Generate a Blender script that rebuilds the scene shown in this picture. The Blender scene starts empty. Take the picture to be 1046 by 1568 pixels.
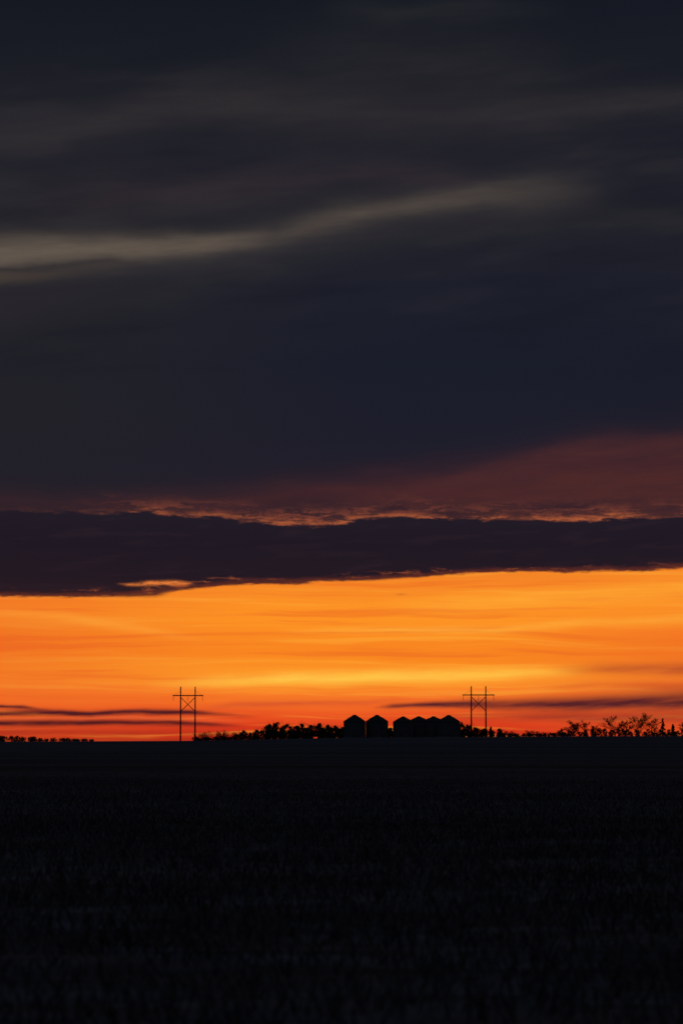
import bpy, math, random
import numpy as np
from mathutils import Vector, Matrix
random.seed(7); rng=np.random.default_rng(7)
scene=bpy.context.scene
col=scene.collection
scene.view_settings.view_transform='Standard'
scene.view_settings.look='None'
scene.view_settings.exposure=0

def lin(c):
    return tuple(((v/255)/12.92 if v/255<=0.04045 else ((v/255+0.055)/1.055)**2.4) for v in c)+(1,)

# ------------------------------------------------------------------ terrain
EYE=1.7
HX=[-400,-102,-43,-24,0,64,110,400]
HZ=[0.9,1.1,1.45,1.95,2.4,2.8,2.85,2.6]
def sstep(a,b,t):
    t=np.clip((t-a)/(b-a),0,1); return t*t*(3-2*t)
def terrain(x,y):
    x=np.asarray(x,float); y=np.asarray(y,float)
    h=np.interp(x,HX,HZ)
    h=h*sstep(250,850,y)-sstep(905,1500,y)*(h+6)
    h=h+0.12*np.sin(x*0.021+1.3)*np.sin(y*0.013)*sstep(60,200,y)
    return h
def tz(x,y): return float(terrain(x,y))

# ------------------------------------------------------------------ helpers
def mesh_obj(name,verts,faces,mat,smooth=False,parent=None):
    me=bpy.data.meshes.new(name); me.from_pydata([tuple(v) for v in verts],[],faces); me.update()
    if mat: me.materials.append(mat)
    if smooth:
        for p in me.polygons: p.use_smooth=True
    ob=bpy.data.objects.new(name,me); col.objects.link(ob)
    if parent: ob.parent=parent
    return ob
def empty(name,loc,rot=0):
    e=bpy.data.objects.new(name,None); e.empty_display_size=1; e.location=loc; e.rotation_euler=(0,0,rot); col.objects.link(e); return e
def tube(V,F,p0,p1,r0,r1,n=4,cap=True):
    p0=Vector(p0);p1=Vector(p1);d=(p1-p0)
    if d.length<1e-5: return
    d.normalize()
    a=d.orthogonal().normalized(); b=d.cross(a)
    s=len(V)
    for p,r in((p0,r0),(p1,r1)):
        for i in range(n):
            t=2*math.pi*i/n
            V.append(p+a*math.cos(t)*r+b*math.sin(t)*r)
    for i in range(n):
        j=(i+1)%n
        F.append((s+i,s+j,s+n+j,s+n+i))
    if cap:
        F.append(tuple(range(s+n-1,s-1,-1))); F.append(tuple(range(s+n,s+2*n)))
def box(V,F,c,sx,sy,sz):
    s=len(V);x,y,z=c
    for dz in(-1,1):
        for dx,dy in((-1,-1),(1,-1),(1,1),(-1,1)):
            V.append(Vector((x+dx*sx/2,y+dy*sy/2,z+dz*sz/2)))
    F+= [(s+3,s+2,s+1,s),(s+4,s+5,s+6,s+7)]
    for i in range(4):
        j=(i+1)%4; F.append((s+i,s+j,s+4+j,s+4+i))

def mat_basic(name,c1,c2,scale=3,rough=.9,metal=0,spec=.2,bump=.2):
    m=bpy.data.materials.new(name); m.use_nodes=True
    nt=m.node_tree; b=nt.nodes['Principled BSDF']
    tc=nt.nodes.new('ShaderNodeTexCoord'); n=nt.nodes.new('ShaderNodeTexNoise')
    n.inputs['Scale'].default_value=scale; n.inputs['Detail'].default_value=5
    nt.links.new(tc.outputs['Object'],n.inputs['Vector'])
    r=nt.nodes.new('ShaderNodeValToRGB'); r.color_ramp.elements[0].color=(*c1,1); r.color_ramp.elements[1].color=(*c2,1)
    r.color_ramp.elements[0].position=.35; r.color_ramp.elements[1].position=.65
    nt.links.new(n.outputs['Fac'],r.inputs['Fac']); nt.links.new(r.outputs['Color'],b.inputs['Base Color'])
    b.inputs['Roughness'].default_value=rough; b.inputs['Metallic'].default_value=metal
    b.inputs['Specular IOR Level'].default_value=spec
    if bump:
        bp=nt.nodes.new('ShaderNodeBump'); bp.inputs['Strength'].default_value=bump
        nt.links.new(n.outputs['Fac'],bp.inputs['Height']); nt.links.new(bp.outputs['Normal'],b.inputs['Normal'])
    return m
M_bark=mat_basic('bark',(.035,.027,.02),(.08,.06,.045),4,spec=.05,bump=0)
M_leaf=mat_basic('evergreen_foliage',(.02,.03,.018),(.05,.065,.035),1.5,spec=.05,bump=0)
M_wood=mat_basic('weathered_pole_wood',(.06,.045,.035),(.13,.10,.08),3,spec=.1)
M_steel=mat_basic('weathered_bin_steel',(.09,.085,.085),(.14,.135,.135),1.2,rough=.8,metal=0,spec=.1,bump=.05)
M_roof=mat_basic('weathered_steel_roof',(.03,.03,.03),(.05,.05,.05),1.2,rough=.9,metal=0,spec=.05,bump=.05)
M_conc=mat_basic('concrete',(.16,.15,.14),(.24,.23,.21),2)
M_glass=mat_basic('porcelain_insulator',(.05,.03,.02),(.09,.05,.035),5,rough=.35,spec=.4,bump=0)
M_straw=mat_basic('wheat_stubble',(.045,.042,.038),(.10,.095,.085),.5,spec=.02,bump=0)

# ------------------------------------------------------------------ ground
def axis(fine,half):
    a=list(np.arange(-fine,fine+.1,10.0)); v=fine; st=14
    out=[]
    while v<half: v+=st; st*=1.22; out.append(v)
    return np.array([-q for q in out[::-1]]+a+out)
xs=axis(300,7000)
ys=np.concatenate([[-6000,-3000,-1500,-700,-300,-120,-40],np.arange(0,1560,20.0),[1650,1800,2000,2400,3000,4000,5500,7500]])
X,Y=np.meshgrid(xs,ys); Z=terrain(X,Y)
nx=len(xs); ny=len(ys)
V=np.stack([X.ravel(),Y.ravel(),Z.ravel()],1)
F=[(j*nx+i,j*nx+i+1,(j+1)*nx+i+1,(j+1)*nx+i) for j in range(ny-1) for i in range(nx-1)]
gm=bpy.data.materials.new('harvested_field'); gm.use_nodes=True
nt=gm.node_tree; b=nt.nodes['Principled BSDF']; L=nt.links.new
b.inputs['Roughness'].default_value=1; b.inputs['Specular IOR Level'].default_value=0
geo=nt.nodes.new('ShaderNodeNewGeometry')
def gnoise(sc,detail,vs=(1,1,1),rot=0):
    mp=nt.nodes.new('ShaderNodeMapping'); mp.inputs['Scale'].default_value=vs; mp.inputs['Rotation'].default_value=(0,0,rot)
    L(geo.outputs['Position'],mp.inputs['Vector'])
    n=nt.nodes.new('ShaderNodeTexNoise'); n.inputs['Scale'].default_value=sc; n.inputs['Detail'].default_value=detail; n.inputs['Roughness'].default_value=.6
    L(mp.outputs['Vector'],n.inputs['Vector']); return n.outputs['Fac']
def gramp(f,a,b_,p0,p1):
    r=nt.nodes.new('ShaderNodeValToRGB'); e=r.color_ramp.elements
    e[0].color=(*a,1); e[1].color=(*b_,1); e[0].position=p0; e[1].position=p1
    L(f,r.inputs['Fac']); return r.outputs['Color']
def gmix(f,a,b_,mode='MIX'):
    m=nt.nodes.new('ShaderNodeMix'); m.data_type='RGBA'; m.blend_type=mode
    if isinstance(f,(int,float)): m.inputs[0].default_value=f
    else: L(f,m.inputs[0])
    for s,v in((6,a),(7,b_)):
        if isinstance(v,tuple): m.inputs[s].default_value=(*v,1)
        else: L(v,m.inputs[s])
    return m.outputs[2]
soil=gramp(gnoise(1.1,8),(.05,.042,.037),(.09,.078,.068),.35,.65)
rows=gramp(gnoise(1,5,(.10,2.2,1),.06),(.7,.7,.7),(1.25,1.25,1.25),.35,.65)
broad=gramp(gnoise(1,4,(.012,.05,1),.03),(.75,.75,.75),(1.25,1.25,1.25),.35,.65)
c=gmix(1,soil,rows,'MULTIPLY'); c=gmix(1,c,broad,'MULTIPLY')
frost=gramp(gnoise(1,6,(.5,.7,1)),(0,0,0),(.35,.35,.35),.46,.75)
sep=nt.nodes.new('ShaderNodeSeparateXYZ'); L(geo.outputs['Position'],sep.inputs[0])
near=nt.nodes.new('ShaderNodeMapRange'); near.inputs[1].default_value=130; near.inputs[2].default_value=25; L(sep.outputs['Y'],near.inputs[0])
fm=nt.nodes.new('ShaderNodeMath'); fm.operation='MULTIPLY'; L(frost,fm.inputs[0]); L(near.outputs[0],fm.inputs[1])
c=gmix(fm.outputs[0],c,(.14,.18,.24))
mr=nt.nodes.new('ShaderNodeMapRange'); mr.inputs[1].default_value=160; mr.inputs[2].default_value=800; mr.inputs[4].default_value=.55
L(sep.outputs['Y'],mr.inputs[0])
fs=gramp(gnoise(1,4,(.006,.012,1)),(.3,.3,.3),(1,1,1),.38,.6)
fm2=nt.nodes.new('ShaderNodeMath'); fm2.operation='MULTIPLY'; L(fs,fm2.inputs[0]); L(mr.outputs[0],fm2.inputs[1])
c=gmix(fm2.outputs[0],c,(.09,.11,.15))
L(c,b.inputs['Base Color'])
bp=nt.nodes.new('ShaderNodeBump'); bp.inputs['Strength'].default_value=.4; bp.inputs['Distance'].default_value=.05
L(gnoise(3,5),bp.inputs['Height']); L(bp.outputs['Normal'],b.inputs['Normal'])
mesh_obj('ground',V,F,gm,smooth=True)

# stubble left standing in the near field
P=[];HH=[]
yy=13.0
while yy<150:
    w=.17*yy+3
    dens=(24 if yy<35 else 16 if yy<60 else 8)*min(1,(150-yy)/90)
    n=max(1,int(2*w*dens))
    x=rng.uniform(-w,w,n)
    y=yy+x*.06+rng.normal(0,.06,n)
    keep=(np.sin(x*1.7+yy*2.1)+np.sin(x*.6-yy*.9)+rng.normal(0,1.1,n))>-.8
    P.append(np.stack([x[keep],y[keep]],1)); yy+=.32
P=np.concatenate(P); n=len(P)
h=rng.uniform(.06,.17,n)*np.clip((190-P[:,1])/130,.3,1); wd=rng.uniform(.004,.010,n); a=rng.uniform(-.7,.7,n)
lx=rng.normal(0,.05,n); ly=rng.normal(0,.05,n)
z0=terrain(P[:,0],P[:,1])-.01
dx=np.cos(a)*wd; dy=np.sin(a)*wd
vv=np.stack([np.stack([P[:,0]-dx,P[:,1]-dy,z0],1),np.stack([P[:,0]+dx,P[:,1]+dy,z0],1),
  np.stack([P[:,0]+dx+lx,P[:,1]+dy+ly,z0+h],1),np.stack([P[:,0]-dx+lx,P[:,1]-dy+ly,z0+h],1)],1).reshape(-1,3)
me=bpy.data.meshes.new('stubble'); me.vertices.add(4*n); me.vertices.foreach_set('co',vv.ravel())
me.loops.add(4*n); me.loops.foreach_set('vertex_index',np.arange(4*n,dtype=np.int32))
me.polygons.add(n); me.polygons.foreach_set('loop_start',np.arange(0,4*n,4,dtype=np.int32))
me.update(calc_edges=True); me.validate(); me.materials.append(M_straw)
col.objects.link(bpy.data.objects.new('stubble',me))

# ------------------------------------------------------------------ grain bins
def grain_bin(x,y,dia,eave,peak,rot):
    R=dia/2; z=tz(x,y)-.1
    root=empty('grain_bin',(x,y,z),rot)
    n=40
    V=[];F=[]; rings=max(10,int(eave/.22)); 
    for k in range(rings*2+1):
        zz=.25+(eave-.25)*k/(rings*2); r=R+(.02 if k%2 else -.02)
        for i in range(n): t=2*math.pi*i/n; V.append((r*math.cos(t),r*math.sin(t),zz))
    for k in range(rings*2):
        for i in range(n):
            j=(i+1)%n; F.append((k*n+i,k*n+j,(k+1)*n+j,(k+1)*n+i))
    mesh_obj('corrugated_wall',V,F,M_steel,False,root)
    V=[];F=[]; r0=R+.14; rm=R*.6; r1=.6; pm=eave+(peak-eave)*.5
    for r,zz in((r0,eave-.06),(rm,pm),(r1,peak-.2)):
        for i in range(n): t=2*math.pi*i/n; V.append((r*math.cos(t),r*math.sin(t),zz))
    for k in range(2):
        for i in range(n): j=(i+1)%n; F.append((k*n+i,k*n+j,k*n+n+j,k*n+n+i))
    mesh_obj('conical_roof',V,F,M_roof,False,root)
    V=[];F=[]
    for i in range(20):
        t=2*math.pi*i/20; c,s=math.cos(t),math.sin(t)
        tube(V,F,(r0*c,r0*s,eave-.03),(rm*c,rm*s,pm+.03),.035,.035)
        tube(V,F,(rm*c,rm*s,pm+.03),(r1*c,r1*s,peak-.17),.035,.03)
    mesh_obj('roof_ribs',V,F,M_roof,False,root)
    V=[];F=[]; tube(V,F,(0,0,peak-.3),(0,0,peak-.08),.64,.64,16); tube(V,F,(0,0,peak-.08),(0,0,peak+.08),.68,.2,16)
    mesh_obj('roof_cap',V,F,M_roof,False,root)
    V=[];F=[]; tube(V,F,(0,0,-.3),(0,0,.25),R+.25,R+.25,32); mesh_obj('concrete_pad',V,F,M_conc,False,root)
    V=[];F=[]; box(V,F,(0,-R-.03,1.25),.9,.1,1.6); box(V,F,(0,-R-.09,1.25),.7,.04,1.4); mesh_obj('door',V,F,M_steel,False,root)
    V=[];F=[]; t=math.radians(-50)
    for s in(-.2,.2):
        ox=R*math.cos(t)*1.04-math.sin(t)*s; oy=R*math.sin(t)*1.04+math.cos(t)*s
        tube(V,F,(ox,oy,.6),(ox,oy,eave+.3),.025,.025)
    for k in range(int(eave/.4)):
        zz=.8+k*.4
        if zz<eave: tube(V,F,(R*math.cos(t)*1.04+math.sin(t)*.2,R*math.sin(t)*1.04-math.cos(t)*.2,zz),(R*math.cos(t)*1.04-math.sin(t)*.2,R*math.sin(t)*1.04+math.cos(t)*.2,zz),.018,.018)
    mesh_obj('ladder',V,F,M_steel,False,root)
for (x,y,dia,eave,peak,rot) in [
    (3.9,850,6.6,4.9,6.9,.2),(10.6,853,6.7,4.9,6.85,-.3),
    (18.4,852,6.1,4.7,6.35,.1),(23.2,857,6.0,5.0,6.4,.5),(27.6,856,6.0,5.0,6.35,-.2),(31.9,850,6.7,4.7,6.65,.3)]:
    grain_bin(x,y,dia,eave,peak,rot)

# ------------------------------------------------------------------ H-frame transmission towers
def tower(x,y,top,sp,arm):
    z=tz(x,y)-.5
    root=empty('h_frame_power_pole',(x,y,z))
    H=top-z; az=H-3.1; s=sp/2
    for k,sx in enumerate((-s,s)):
        V=[];F=[]; tube(V,F,(sx,0,0),(sx,0,H),.3,.2,12); mesh_obj('pole_%d'%(k+1),V,F,M_wood,True,root)
    V=[];F=[]
    box(V,F,(0,-.26,az),arm,.14,.36); box(V,F,(0,.26,az),arm,.14,.36)
    mesh_obj('crossarm',V,F,M_wood,False,root)
    V=[];F=[]
    tube(V,F,(-s,-.3,az-.6),(s,-.3,az-5.6),.13,.13,6); tube(V,F,(s,.3,az-.6),(-s,.3,az-5.6),.13,.13,6)
    for q in(-1,1): tube(V,F,(q*s,0,az+1.6),(q*(arm/2-.6),0,az+.2),.03,.03,5)
    mesh_obj('cross_brace',V,F,M_wood,False,root)
    V=[];F=[]
    for q in(-arm/2+.3,0,arm/2-.3):
        for k in range(9): tube(V,F,(q,0,az-.35-k*.17),(q,0,az-.42-k*.17),.15,.08,10)
        tube(V,F,(q,0,az),(q,0,az-2),.03,.03,5)
    mesh_obj('insulator_strings',V,F,M_glass,False,root)
tower(-53.8,1000,20.3,5.1,10.8)
tower(48.0,1000,20.5,5.1,11.3)

# ------------------------------------------------------------------ trees
def limb(V,F,p,d,l,r,depth,rmin,R):
    """a tapering limb that throws side twigs all along its length"""
    n=5 if depth>=2 else 3; step=l/n
    for s in range(n):
        d=(d+Vector((R.gauss(0,.13),R.gauss(0,.13),R.gauss(.05,.07)))).normalized()
        q=p+d*step; r2=max(r*.8,rmin*.7)
        tube(V,F,p,q,r,r2,3 if depth<2 else 5,False); p=q; r=r2
        if depth>0:
            for k in range(2 if depth<3 else 3):
                if depth==3 and s==0 and k>0: continue
                ax=d.orthogonal().normalized(); ax.rotate(Matrix.Rotation(R.uniform(0,6.28),3,d))
                nd=d.copy(); nd.rotate(Matrix.Rotation(R.uniform(.45,.95),3,ax)); nd.z+=.12; nd.normalize()
                f=(s+1)/n
                limb(V,F,p,nd,l*R.uniform(.38,.6)*(1-.35*f),max(r*.6,rmin),depth-1,rmin,R)
def bare_geo(h,w,R,depth,stems,rmin):
    V=[];F=[]
    for s in range(stems):
        o=Vector((0,0,-.3)) if stems==1 else Vector((R.uniform(-1,1)*.6,R.uniform(-1,1)*.5,-.2))
        lean=.1 if stems==1 else .35
        limb(V,F,o,Vector((R.gauss(0,lean),R.gauss(0,lean),1)).normalized(),h,h*.028 if stems==1 else .06,depth,rmin,R)
    a=np.array([tuple(v) for v in V]); zt=np.percentile(a[:,2],99.8); wx=np.percentile(np.abs(a[:,0]-a[:,0].mean()),97)
    a[:,2]*=h/zt; a[:,0]*=(w/2)/wx; a[:,1]*=(w/2)/wx
    return a,F
def bare_tree(x,y,h,w,seed,name='bare_tree',depth=3,stems=1,rmin=.032):
    R=random.Random(seed); a,F=bare_geo(h,w,R,depth,stems,rmin)
    ob=mesh_obj(name,a,F,M_bark); ob.location=(x,y,tz(x,y)); return ob
def leafy(V,F,LV,LF,x,y,z,h,w,R,n,conif=False):
    tube(V,F,(x,y,z-.3),(x,y,z+h*.85),h*.03+.04,.04,6)
    lobes=[]
    nl=22
    for i in range(nl):
        f=(i+R.random())/nl
        if conif: rad=(w/2)*((1-f)*.95+.04)
        else: rad=(w/2)*(.75+.25*min(1,f*3))*math.sqrt(max(.03,1-max(0,(f-.35)/.65)**2))
        t=R.uniform(0,6.28); k=R.uniform(.25,.85)
        c=Vector((x+math.cos(t)*rad*k,y+math.sin(t)*rad*k,z+h*.03+f*h*.86))
        tube(V,F,(x,y,z+max(.2,f*h*.6)),c,.05,.02,4); lobes.append((c,max(.28,(w*.22)*R.uniform(.6,1.15)*(1-.6*f if conif else 1-.35*f))))
    for i in range(n):
        c,rr=R.choice(lobes)
        v=Vector((R.gauss(0,1),R.gauss(0,1),R.gauss(0,1))).normalized()*rr*R.random()**.45
        v.z*=.85; p=c+v
        if p.z<z: p.z=z+R.random()*.3
        s=R.uniform(.09,.21); a=Vector((R.gauss(0,1),R.gauss(0,1),R.gauss(0,1))).normalized(); b2=a.orthogonal().normalized()
        k=len(LV); LV.extend([p-a*s,p+b2*s*.7,p+a*s,p-b2*s*.7]); LF.append((k,k+1,k+2,k+3))
def leafy_obj(name,items,seed,dens=250):
    R=random.Random(seed); V=[];F=[];LV=[];LF=[]
    x0,y0=items[0][0],items[0][1]; z0=tz(x0,y0)
    for (x,y,h,w,con) in items:
        leafy(V,F,LV,LF,x-x0,y-y0,tz(x,y)-z0,h,w,R,int(dens*h*w/3+150),con)
        if not con and dens>200:   # leafless twigs poking out of the crown
            a,f=bare_geo(h*1.12,w*.9,R,2,2,.02); k=len(V)
            V.extend([Vector(q)+Vector((x-x0,y-y0,tz(x,y)-z0)) for q in a]); F.extend([tuple(i+k for i in g) for g in f])
    k=len(V); allV=[tuple(v) for v in V]+[tuple(v) for v in LV]
    me=bpy.data.meshes.new(name); me.from_pydata(allV,[],F+[tuple(k+i for i in f) for f in LF]); me.materials.append(M_bark); me.materials.append(M_leaf)
    mi=[0]*len(F)+[1]*len(LF); me.polygons.foreach_set('material_index',mi); me.update()
    ob=bpy.data.objects.new(name,me); ob.location=(x0,y0,z0); col.objects.link(ob); return ob
# farmyard shelterbelt, individual trees
belt=[(-29.6,866,3.0,3.2,0),(-26.0,868,3.1,3.3,0),(-22.2,872,4.9,5.2,0),(-19.6,868,5.3,5.0,0),(-17.0,871,4.6,4.9,0),(-14.3,874,4.2,4.7,0),
 (-11.9,869,4.9,4.6,0),(-9.2,871,4.3,4.7,0),(-6.6,872,4.8,4.7,0),(-4.2,870,4.3,4.5,0),(-2.0,874,4.0,4.5,0),(.4,868,3.5,4.3,0),
 (14.6,872,3.1,4.6,0),(36.0,864,4.6,4.6,0),(38.4,868,3.9,4.2,0),(40.9,870,3.1,3.8,0),(43.2,867,2.7,3.4,0),(45.4,868,3.3,2.8,1),(48.0,869,2.6,3.2,0)]
for i,(x,y,h,w,c) in enumerate(belt):
    leafy_obj('spruce_tree' if c else 'shelterbelt_tree',[(x,y,h,w,c)],100+i,300)
R=random.Random(5)
leafy_obj('low_hedge',[(-45+i*1.2+R.uniform(-.5,.5),880+R.uniform(-3,3),(R.uniform(.7,1.3) if i<11 else R.uniform(1.6,2.4) if i<17 else R.uniform(2.8,3.8)),R.uniform(2.4,3.4),0) for i in range(41)]
 ,31,150)
leafy_obj('low_hedge',[(4+i*1.4+R.uniform(-.5,.5),862+R.uniform(-2,2),R.uniform(2.1,3.0),R.uniform(2.2,3.2),0) for i in range(23)],36,130)
leafy_obj('low_hedge',[(34+i*1.3+R.uniform(-.5,.5),884+R.uniform(-3,3),R.uniform(1.4,2.3)*(1.15 if i<11 else .6),R.uniform(1.6,2.8),0) for i in range(28)],32,120)
leafy_obj('low_hedge',[(67+i*1.35+R.uniform(-.5,.5),888+R.uniform(-3,3),R.uniform(1.2,2.7),R.uniform(1.8,3),0) for i in range(40)],33,120)
leafy_obj('distant_tree_line',[(-107+i*1.9+R.uniform(-.6,.6),895+R.uniform(-5,5),(R.uniform(1.3,2.0) if i<7 else R.uniform(.5,1.2)),R.uniform(2.6,4),0) for i in range(16)]
 +[(-150+i*2.5,895+R.uniform(-5,5),R.uniform(1.2,2.4),R.uniform(2,4),0) for i in range(17)],34,120)
# leafless trees and brush
for i,(x,h,w) in enumerate([(-43.5,2.5,4),(-40.8,3.0,4),(-38.0,2.7,4),(-35.2,3.2,4),(-32.6,2.5,3.2),(52,2.0,3.6),(56.5,2.1,4),(60.5,1.5,3.4)]):
    bare_tree(x,874+i%3,h,w,300+i,'bare_bush',2,6,.024)
for i,(x,h,w) in enumerate([(69.8,4.3,6),(74.0,5.0,6),(78.2,3.4,4),(82.6,6.4,6.6),(86.6,4.8,5),(91.0,7.2,7),(95.3,5.4,5),(105.0,4.2,5),(110,5.5,6)]):
    bare_tree(x,872+(i%3)*3,h,w,400+i,'bare_tree',3,2 if i%2 else 1)
leafy_obj('spruce_tree',[(98.3,874,6.0,2.4,1)],500)
leafy_obj('spruce_tree',[(101.6,876,3.9,2.8,1)],501)

# ------------------------------------------------------------------ sky
world=bpy.data.worlds.new('sky'); scene.world=world; world.use_nodes=True
try:
    world.cycles.sampling_method='MANUAL'; world.cycles.sample_map_resolution=512
except Exception as e: print(e)
nt=world.node_tree; nt.nodes.clear(); L=nt.links.new
def sk(node,i,v):
    if isinstance(v,bpy.types.NodeSocket): L(v,node.inputs[i])
    elif v is not None: node.inputs[i].default_value=v
def M(op,a,b=None,c=None,clamp=False):
    n=nt.nodes.new('ShaderNodeMath'); n.operation=op; n.use_clamp=clamp
    sk(n,0,a); sk(n,1,b); sk(n,2,c); return n.outputs[0]
def add(a,b): return M('ADD',a,b)
def sub(a,b): return M('SUBTRACT',a,b)
def mul(a,b): return M('MULTIPLY',a,b)
def S(v,lo,hi):
    n=nt.nodes.new('ShaderNodeMapRange'); n.interpolation_type='SMOOTHSTEP'
    sk(n,0,v); sk(n,1,lo); sk(n,2,hi); return n.outputs[0]
def mixc(f,a,b,mode='MIX'):
    m=nt.nodes.new('ShaderNodeMix'); m.data_type='RGBA'; m.blend_type=mode
    sk(m,0,f); sk(m,6,a); sk(m,7,b); return m.outputs[2]
tc=nt.nodes.new('ShaderNodeTexCoord')
sp=nt.nodes.new('ShaderNodeSeparateXYZ'); L(tc.outputs['Generated'],sp.inputs[0])
dx,dy,dz=sp.outputs
az=mul(M('ARCTAN2',dx,dy),180/math.pi)     # degrees from north
el=mul(M('ARCSINE',dz),180/math.pi)        # degrees above horizon
def noise(sx,sy,seed,detail=3,rough=.55,e=None,tilt=0):
    e=el if e is None else e
    if tilt: e=sub(e,mul(az,tilt))
    cx=nt.nodes.new('ShaderNodeCombineXYZ'); sk(cx,0,M('MULTIPLY_ADD',az,sx,seed*7.3)); sk(cx,1,mul(e,sy))
    n=nt.nodes.new('ShaderNodeTexNoise'); n.noise_dimensions='2D'
    n.inputs['Scale'].default_value=1; n.inputs['Detail'].default_value=detail; n.inputs['Roughness'].default_value=rough
    L(cx.outputs[0],n.inputs['Vector']); return sub(n.outputs['Fac'],.5)
K=76.0   # chart units per degree; chart origin az=0 -> 523, horizon -> 1133
def A(u): return (u-523)/K
def E(v): return (1133-v)/K
def ramp(fac,stops,interp='LINEAR'):
    r=nt.nodes.new('ShaderNodeValToRGB'); cr=r.color_ramp; cr.interpolation=interp
    stops=sorted(stops)
    while len(cr.elements)<len(stops): cr.elements.new(.5)
    for e,(p,c) in zip(cr.elements,stops): e.position=p
    for e,(p,c) in zip(cr.elements,stops): e.color=c
    sk(r,0,fac); return r.outputs['Color']
ua=M('DIVIDE',add(az,9),18,clamp=True)
def curve(pts,interp='EASE'):
    st=[(min(1,max(0,(A(u)+9)/18)),(a,b,c,1)) for u,a,b,c in pts]
    s=nt.nodes.new('ShaderNodeSeparateColor'); L(ramp(ua,st,interp),s.inputs[0]); return s.outputs
def gauss(d): return M('POWER',2.71828,mul(mul(d,d),-1))
def streak(pts,e,interp='LINEAR'):
    o=curve([(u,E(v)/16,t/K/2,i) for u,v,t,i in pts],interp)
    d=M('DIVIDE',M('MULTIPLY_ADD',o[0],-16,e),M('MULTIPLY_ADD',o[1],2,.003))
    return mul(gauss(d),o[2])

warpL=noise(.22,.8,3.1,2); warpS=noise(.9,3.2,8.2,3,.55)
texF=noise(.7,6,17,4,.55,tilt=.06)
def vs(v,rgb): return (min(1,max(0,E(v)/16)),lin(rgb))
upper=ramp(M('DIVIDE',el,16,clamp=True),[vs(-60,(18,22,31)),vs(0,(20,24,33)),vs(110,(27,29,37)),vs(170,(33,33,40)),vs(250,(33,33,42)),vs(330,(34,34,41)),vs(440,(29,31,42)),vs(560,(26,29,42)),vs(680,(30,30,43)),vs(740,(34,30,42)),vs(790,(40,31,40))])
warm=mul(mul(S(az,1.5,-6.5),S(el,3.8,6.5)),S(el,12.5,9.0))
base=mixc(mul(warm,.75),upper,lin((35,34,39)))
base=mixc(mul(S(az,3,8),.3),base,lin((25,27,38)))
def stk(base,mask,rgb,tx=.5):
    f=M('MULTIPLY',mask,M('MULTIPLY_ADD',texF,tx*2,1),clamp=True)
    return mixc(f,base,lin(rgb))
# --- upper overcast
ew=add(el,add(mul(warpL,.5),mul(warpS,.14)))
tex=noise(.28,1.7,11,3,.5,tilt=.10)
hi=mixc(mul(S(add(tex,mul(warpL,.6)),-.02,.30),mul(mul(S(el,7.5,10.5),S(el,14.4,12.6)),.42)),base,lin((48,46,50)))
hi=mixc(mul(S(tex,.02,-.28),mul(S(el,6.8,8),.45)),hi,lin((23,25,36)))
hi=stk(hi,streak([(-100,222,32,.5),(0,226,26,.5),(150,200,26,.55),(280,165,36,.55),(400,165,36,.55),(600,182,34,.4),(850,180,24,.35),(960,170,16,.5),(1046,160,14,.5),(1200,150,14,.4)],ew),(53,49,51))
hi=stk(hi,streak([(360,100,50,0),(520,100,60,.4),(760,110,60,.4),(900,100,50,0)],ew),(43,42,46))
hi=stk(hi,streak([(480,30,14,0),(600,30,16,.35),(740,20,18,.35),(880,20,12,0)],ew),(44,46,48))
hi=stk(hi,streak([(40,320,22,0),(160,302,26,.45),(350,292,26,.5),(560,262,20,.5),(680,275,22,.4),(760,300,20,0)],ew),(52,44,49))
ew2=add(el,add(mul(warpL,.16),mul(warpS,.12)))
hi=stk(hi,streak([(-100,400,46,.3),(0,405,50,.35),(300,395,44,.3),(480,360,44,.35),(640,330,38,.35),(860,310,34,.25),(980,300,26,0)],ew2),(60,56,58),.3)
hi=stk(hi,streak([(-100,402,26,.9),(0,396,25,.95),(80,388,21,.95),(200,383,18,.92),(300,379,14,.8),(365,373,13,.58),(420,366,17,.3),(500,341,20,.38),(560,328,18,.45),(640,317,15,.45),(740,303,17,.38),(830,300,24,.22),(930,300,18,0)],ew2),(97,86,76),.4)
hi=stk(hi,streak([(-100,436,9,.6),(0,432,9,.65),(60,426,8,.4),(130,416,9,.2),(200,410,9,0)],ew2),(78,66,56),.4)
hi=stk(hi,streak([(-60,420,4,.6),(30,417,5,.7),(100,409,6,.5),(170,401,6,.5),(230,404,6,0)],ew2),(44,41,44),.6)
hi=stk(hi,streak([(-100,470,40,.5),(0,470,40,.5),(130,450,34,.2),(220,430,20,0)],ew2),(44,41,46),.4)
# --- red afterglow through the veil
lo=stk(base,streak([(-200,768,20,.2),(100,770,18,.2),(300,772,20,.3),(480,762,24,.5),(640,757,30,.7),(760,750,40,.8),(900,745,50,.85),(1046,742,58,.85),(1200,740,60,.9)],ew),(80,41,41),.35)
lo=stk(lo,streak([(560,770,6,0),(650,752,12,.15),(740,724,14,.3),(850,703,14,.35),(960,692,16,.4),(1060,684,18,.4),(1200,680,20,.4)],ew),(85,45,44),.5)
edgeN=noise(1.1,5,23,5,.62); edgeF=noise(4,20,29,3,.6); edgeL=noise(.5,.5,31,2,.5)
top=curve([(u,E(v)/16,0,i) for u,v,i in [(-200,788,.0),(0,788,.0),(140,787,.08),(180,787,.3),(250,788,.6),(315,793,.6),(345,793,.35),(385,803,.85),(450,803,.9),(490,807,1),(535,802,.9),(575,792,.7),(640,793,.7),(700,798,.75),(800,797,.75),(870,801,1),(925,797,1),(960,796,.65),(1046,797,.55),(1200,794,.5)]],'B_SPLINE')
topE=add(mul(top[0],16),add(mul(edgeN,.26),mul(edgeF,.09)))
ab=sub(el,topE)
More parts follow.
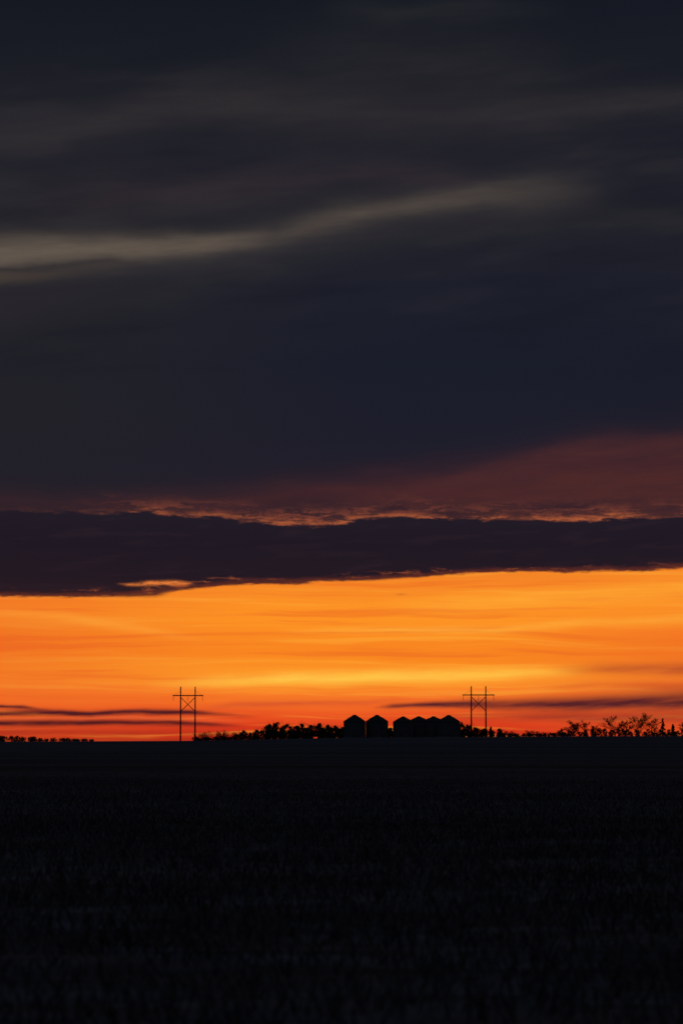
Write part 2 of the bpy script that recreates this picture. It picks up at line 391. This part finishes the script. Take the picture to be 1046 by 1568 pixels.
wisp=noise(.8,8.5,41,5,.62,e=M('MULTIPLY_ADD',edgeN,.5,el))
aw=M('DIVIDE',sub(ab,.10),.21)
lo=mixc(M('MULTIPLY',mul(gauss(aw),top[2]),M('MULTIPLY_ADD',S(wisp,-.05,.13),.7,.12),clamp=True),lo,lin((134,68,50)))
ae=M('DIVIDE',sub(ab,.035),.05)
lo=mixc(M('MULTIPLY',mul(gauss(ae),top[2]),M('MULTIPLY_ADD',S(wisp,-.14,.12),.75,.1),clamp=True),lo,lin((180,94,56)))
shred=streak([(560,775,4,0),(600,778,6,.9),(640,783,5,.5),(690,789,5,.8),(740,789,4,.3),(790,782,3,0),(840,779,4,.8),(890,777,5,.9),(930,774,3,.2),(1000,783,4,.5),(1100,778,5,.5)],M('MULTIPLY_ADD',edgeN,.3,el))
lo=mixc(mul(shred,S(edgeF,-.3,.05)),lo,lin((50,32,40)))

# --- cloud bank
bank=ramp(M('DIVIDE',sub(el,2.7),2.0,clamp=True),[(0,lin((46,28,33))),(.3,lin((35,25,34))),(.6,lin((32,25,35))),(1,lin((34,28,39)))])
bank=mixc(mul(S(texF,0,.3),.4),bank,lin((48,33,42)))
bot=curve([(u,E(v)/16,t,0) for u,v,t in [(-200,918,.4),(0,916,.25),(100,914,.35),(175,916,.5),(240,908,.8),(290,903,.8),(350,895,.4),(450,892,.15),(550,888,.3),(650,884,.5),(740,877,.6),(800,876,.4),(900,877,.1),(1046,872,.1),(1200,868,.3)]],'B_SPLINE')
botE=add(add(mul(bot[0],16),mul(edgeL,.05)),add(mul(edgeN,.13),mul(edgeF,.05)))
bb=sub(botE,el)
fil=mul(mul(gauss(M('DIVIDE',add(bb,.08),.05)),bot[1]),S(wisp,.03,.14))
bank=mixc(M('MULTIPLY',fil,.8,clamp=True),bank,lin((214,104,48)))
sliver=streak([(180,896,1.5,0),(200,897,2.4,.7),(230,895,3.2,.95),(275,893,2.8,.9),(300,896,2,0)],M('MULTIPLY_ADD',edgeN,.12,el))
bank=mixc(M('MULTIPLY',sliver,M('MULTIPLY_ADD',edgeF,3,1),clamp=True),bank,lin((226,122,56)))
bank=mixc(mul(S(bb,-.12,.0),.5),bank,lin((118,52,36)))

# --- burning clear strip
fw=add(el,add(mul(noise(.16,1.6,51,2),.42),mul(noise(.5,6,57,3,.6),.14)))
clear=ramp(M('DIVIDE',fw,4,clamp=True),[(max(0,E(v)/4),lin(c)) for v,c in [(1145,(168,36,22)),(1130,(192,42,23)),(1115,(213,56,27)),(1100,(228,74,31)),(1084,(239,97,36)),(1066,(247,122,39)),(1048,(252,144,41)),(1030,(252,148,38)),(1005,(249,134,32)),(980,(249,135,33)),(955,(253,146,36)),(925,(252,145,37)),(890,(246,135,38)),(860,(236,122,38))]])
lines=noise(.13,5.5,61,4,.6,e=M('MULTIPLY_ADD',warpL,.3,el))
clear=mixc(mul(S(lines,.03,.22),.42),clear,lin((255,172,56)))
clear=mixc(mul(S(lines,-.02,-.20),mul(S(el,.2,1.0),.6)),clear,lin((237,109,34)))
side=M('MAXIMUM',mul(S(az,-1.0,-7.5),.9),mul(S(az,2.5,7.5),S(el,3.2,1.4)))
clear=mixc(mul(side,.54),clear,lin((232,90,36)))
eg=add(el,add(mul(warpL,.07),mul(warpS,.07)))
def glow(base,pts,rgb,tx=.5): return stk(base,streak(pts,eg),rgb,tx)
clear=glow(clear,[(220,1048,6,0),(330,1044,8,.5),(450,1041,9,.85),(560,1038,9,.9),(700,1034,9,.8),(820,1031,8,.55),(900,1030,7,0)],(255,196,72))
clear=glow(clear,[(420,968,4,0),(560,965,5,.5),(760,967,6,.5),(900,955,6,.3),(1046,950,6,.35),(1200,950,6,.3)],(255,180,64))
clear=glow(clear,[(-50,940,7,.3),(100,945,7,.4),(220,965,7,.4),(330,985,6,0)],(255,166,58))
clear=glow(clear,[(560,930,10,.0),(700,925,12,.5),(900,915,14,.5),(1046,905,14,.5),(1200,900,14,.4)],(255,172,54))
clear=glow(clear,[(820,975,6,0),(900,968,7,.35),(1046,972,8,.4),(1150,970,8,.4)],(246,116,38))
clear=glow(clear,[(300,1088,5,0),(360,1080,5,.5),(460,1077,4,.55),(560,1076,4,.4),(640,1070,4,0)],(204,78,44))
# dark cloud bars low on the horizon
ebar=add(el,add(mul(warpS,.05),mul(texF,.05)))
def bar(base,pts,rgb,tx=.5): return stk(base,streak(pts,ebar),rgb,tx)
clear=bar(clear,[(-100,1102,3,.6),(0,1102,3,.6),(200,1099,3,.6),(320,1103,3,.4),(400,1104,3,0)],(240,104,54),.5)
clear=bar(clear,[(840,1026,7,0),(920,1025,8,.5),(1046,1026,9,.75),(1200,1026,10,.8)],(176,72,40),.6)
clear=bar(clear,[(800,1056,4,0),(900,1050,6,.35),(1046,1052,8,.5),(1200,1050,8,.6)],(200,80,38),.6)
clear=bar(clear,[(570,1085,2,0),(600,1082,3.5,.85),(660,1079,4.5,1),(720,1078,6,.95),(780,1080,9,.9),(860,1079,11,.95),(950,1077,13,1),(1046,1074,15,1),(1200,1072,16,1)],(88,34,38),.4)
clear=bar(clear,[(640,1098,4,0),(740,1098,7,.5),(860,1099,8,.65),(1046,1100,9,.65),(1200,1100,10,.6)],(152,46,35),.6)
clear=bar(clear,[(-100,1081,3,.8),(0,1083,3,1),(40,1084,3,1),(62,1087,2.4,.4),(90,1089,2,0)],(80,31,34),.4)
clear=bar(clear,[(-100,1094,4,.9),(0,1094,4,.9),(60,1091,4.5,1),(140,1093,4.5,1),(220,1090,4.5,1),(290,1091,4,1),(350,1095,3,.5),(400,1099,2,0)],(82,29,33),.4)
clear=bar(clear,[(-100,1108,4.5,1),(0,1108,5,1),(80,1107,5,1),(160,1107,4.5,.95),(260,1107,4.5,1),(320,1109,3,.8),(380,1112,2,0)],(80,28,30),.4)
clear=bar(clear,[(-100,1122,6,.6),(0,1122,6,.6),(200,1122,5,.5),(420,1122,4,0)],(156,40,28),.5)
sh=streak([(165,912,2,0),(195,911,4,.8),(240,911,3.5,.85),(266,908,2,0)],M('MULTIPLY_ADD',edgeN,.14,el))
clear=mixc(M('MULTIPLY',sh,1.1,clamp=True),clear,lin((70,34,34)))
sh2=streak([(600,911,1,0),(614,911,1.6,.5),(628,911,1,0)],el)
clear=mixc(sh2,clear,lin((180,96,40)))

def BG(c,s=1.0):
    n=nt.nodes.new('ShaderNodeBackground'); sk(n,0,c); n.inputs[1].default_value=s; return n.outputs[0]
def MS(f,a,b):
    n=nt.nodes.new('ShaderNodeMixShader'); sk(n,0,f); L(a,n.inputs[1]); L(b,n.inputs[2]); return n.outputs[0]
nish=nt.nodes.new('ShaderNodeTexSky'); nish.sky_type='NISHITA'; nish.sun_disc=False
SUN_EL=math.radians(.6); SUN_AZ=math.radians(.6)
nish.sun_elevation=SUN_EL; nish.sun_rotation=SUN_AZ
# dusk sky overhead and behind the viewer: thinning overcast over the Nishita sky
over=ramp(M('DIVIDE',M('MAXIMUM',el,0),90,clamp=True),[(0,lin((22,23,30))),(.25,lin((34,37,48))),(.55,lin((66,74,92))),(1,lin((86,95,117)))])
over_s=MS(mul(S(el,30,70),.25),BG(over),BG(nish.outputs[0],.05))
front=MS(S(ab,.03,-.03),MS(S(el,6.7,7.2),BG(lo),BG(hi)),MS(S(bb,-.014,.05),BG(bank),BG(clear)))
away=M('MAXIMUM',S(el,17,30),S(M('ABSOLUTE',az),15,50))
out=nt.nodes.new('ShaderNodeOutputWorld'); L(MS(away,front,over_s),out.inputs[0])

# sun: on the horizon behind the farm, almost fully veiled
sd=bpy.data.lights.new('sun','SUN'); sd.energy=.03; sd.angle=math.radians(.5); sd.color=(1,.5,.2)
so=bpy.data.objects.new('sun',sd); col.objects.link(so)
dirv=Vector((math.sin(SUN_AZ)*math.cos(SUN_EL),math.cos(SUN_AZ)*math.cos(SUN_EL),math.sin(SUN_EL)))
so.rotation_euler=dirv.to_track_quat('Z','Y').to_euler(); so.location=dirv*300

# ------------------------------------------------------------------ camera
cam=bpy.data.cameras.new('camera'); co=bpy.data.objects.new('camera',cam); col.objects.link(co)
cam.sensor_fit='VERTICAL'; cam.sensor_height=36; cam.sensor_width=24; cam.lens=100
cam.clip_start=.5; cam.clip_end=20000
cam.dof.use_dof=True; cam.dof.focus_distance=170; cam.dof.aperture_fstop=2.2
co.location=(0,0,EYE); co.rotation_euler=(math.radians(90+4.58),0,0)
scene.camera=co
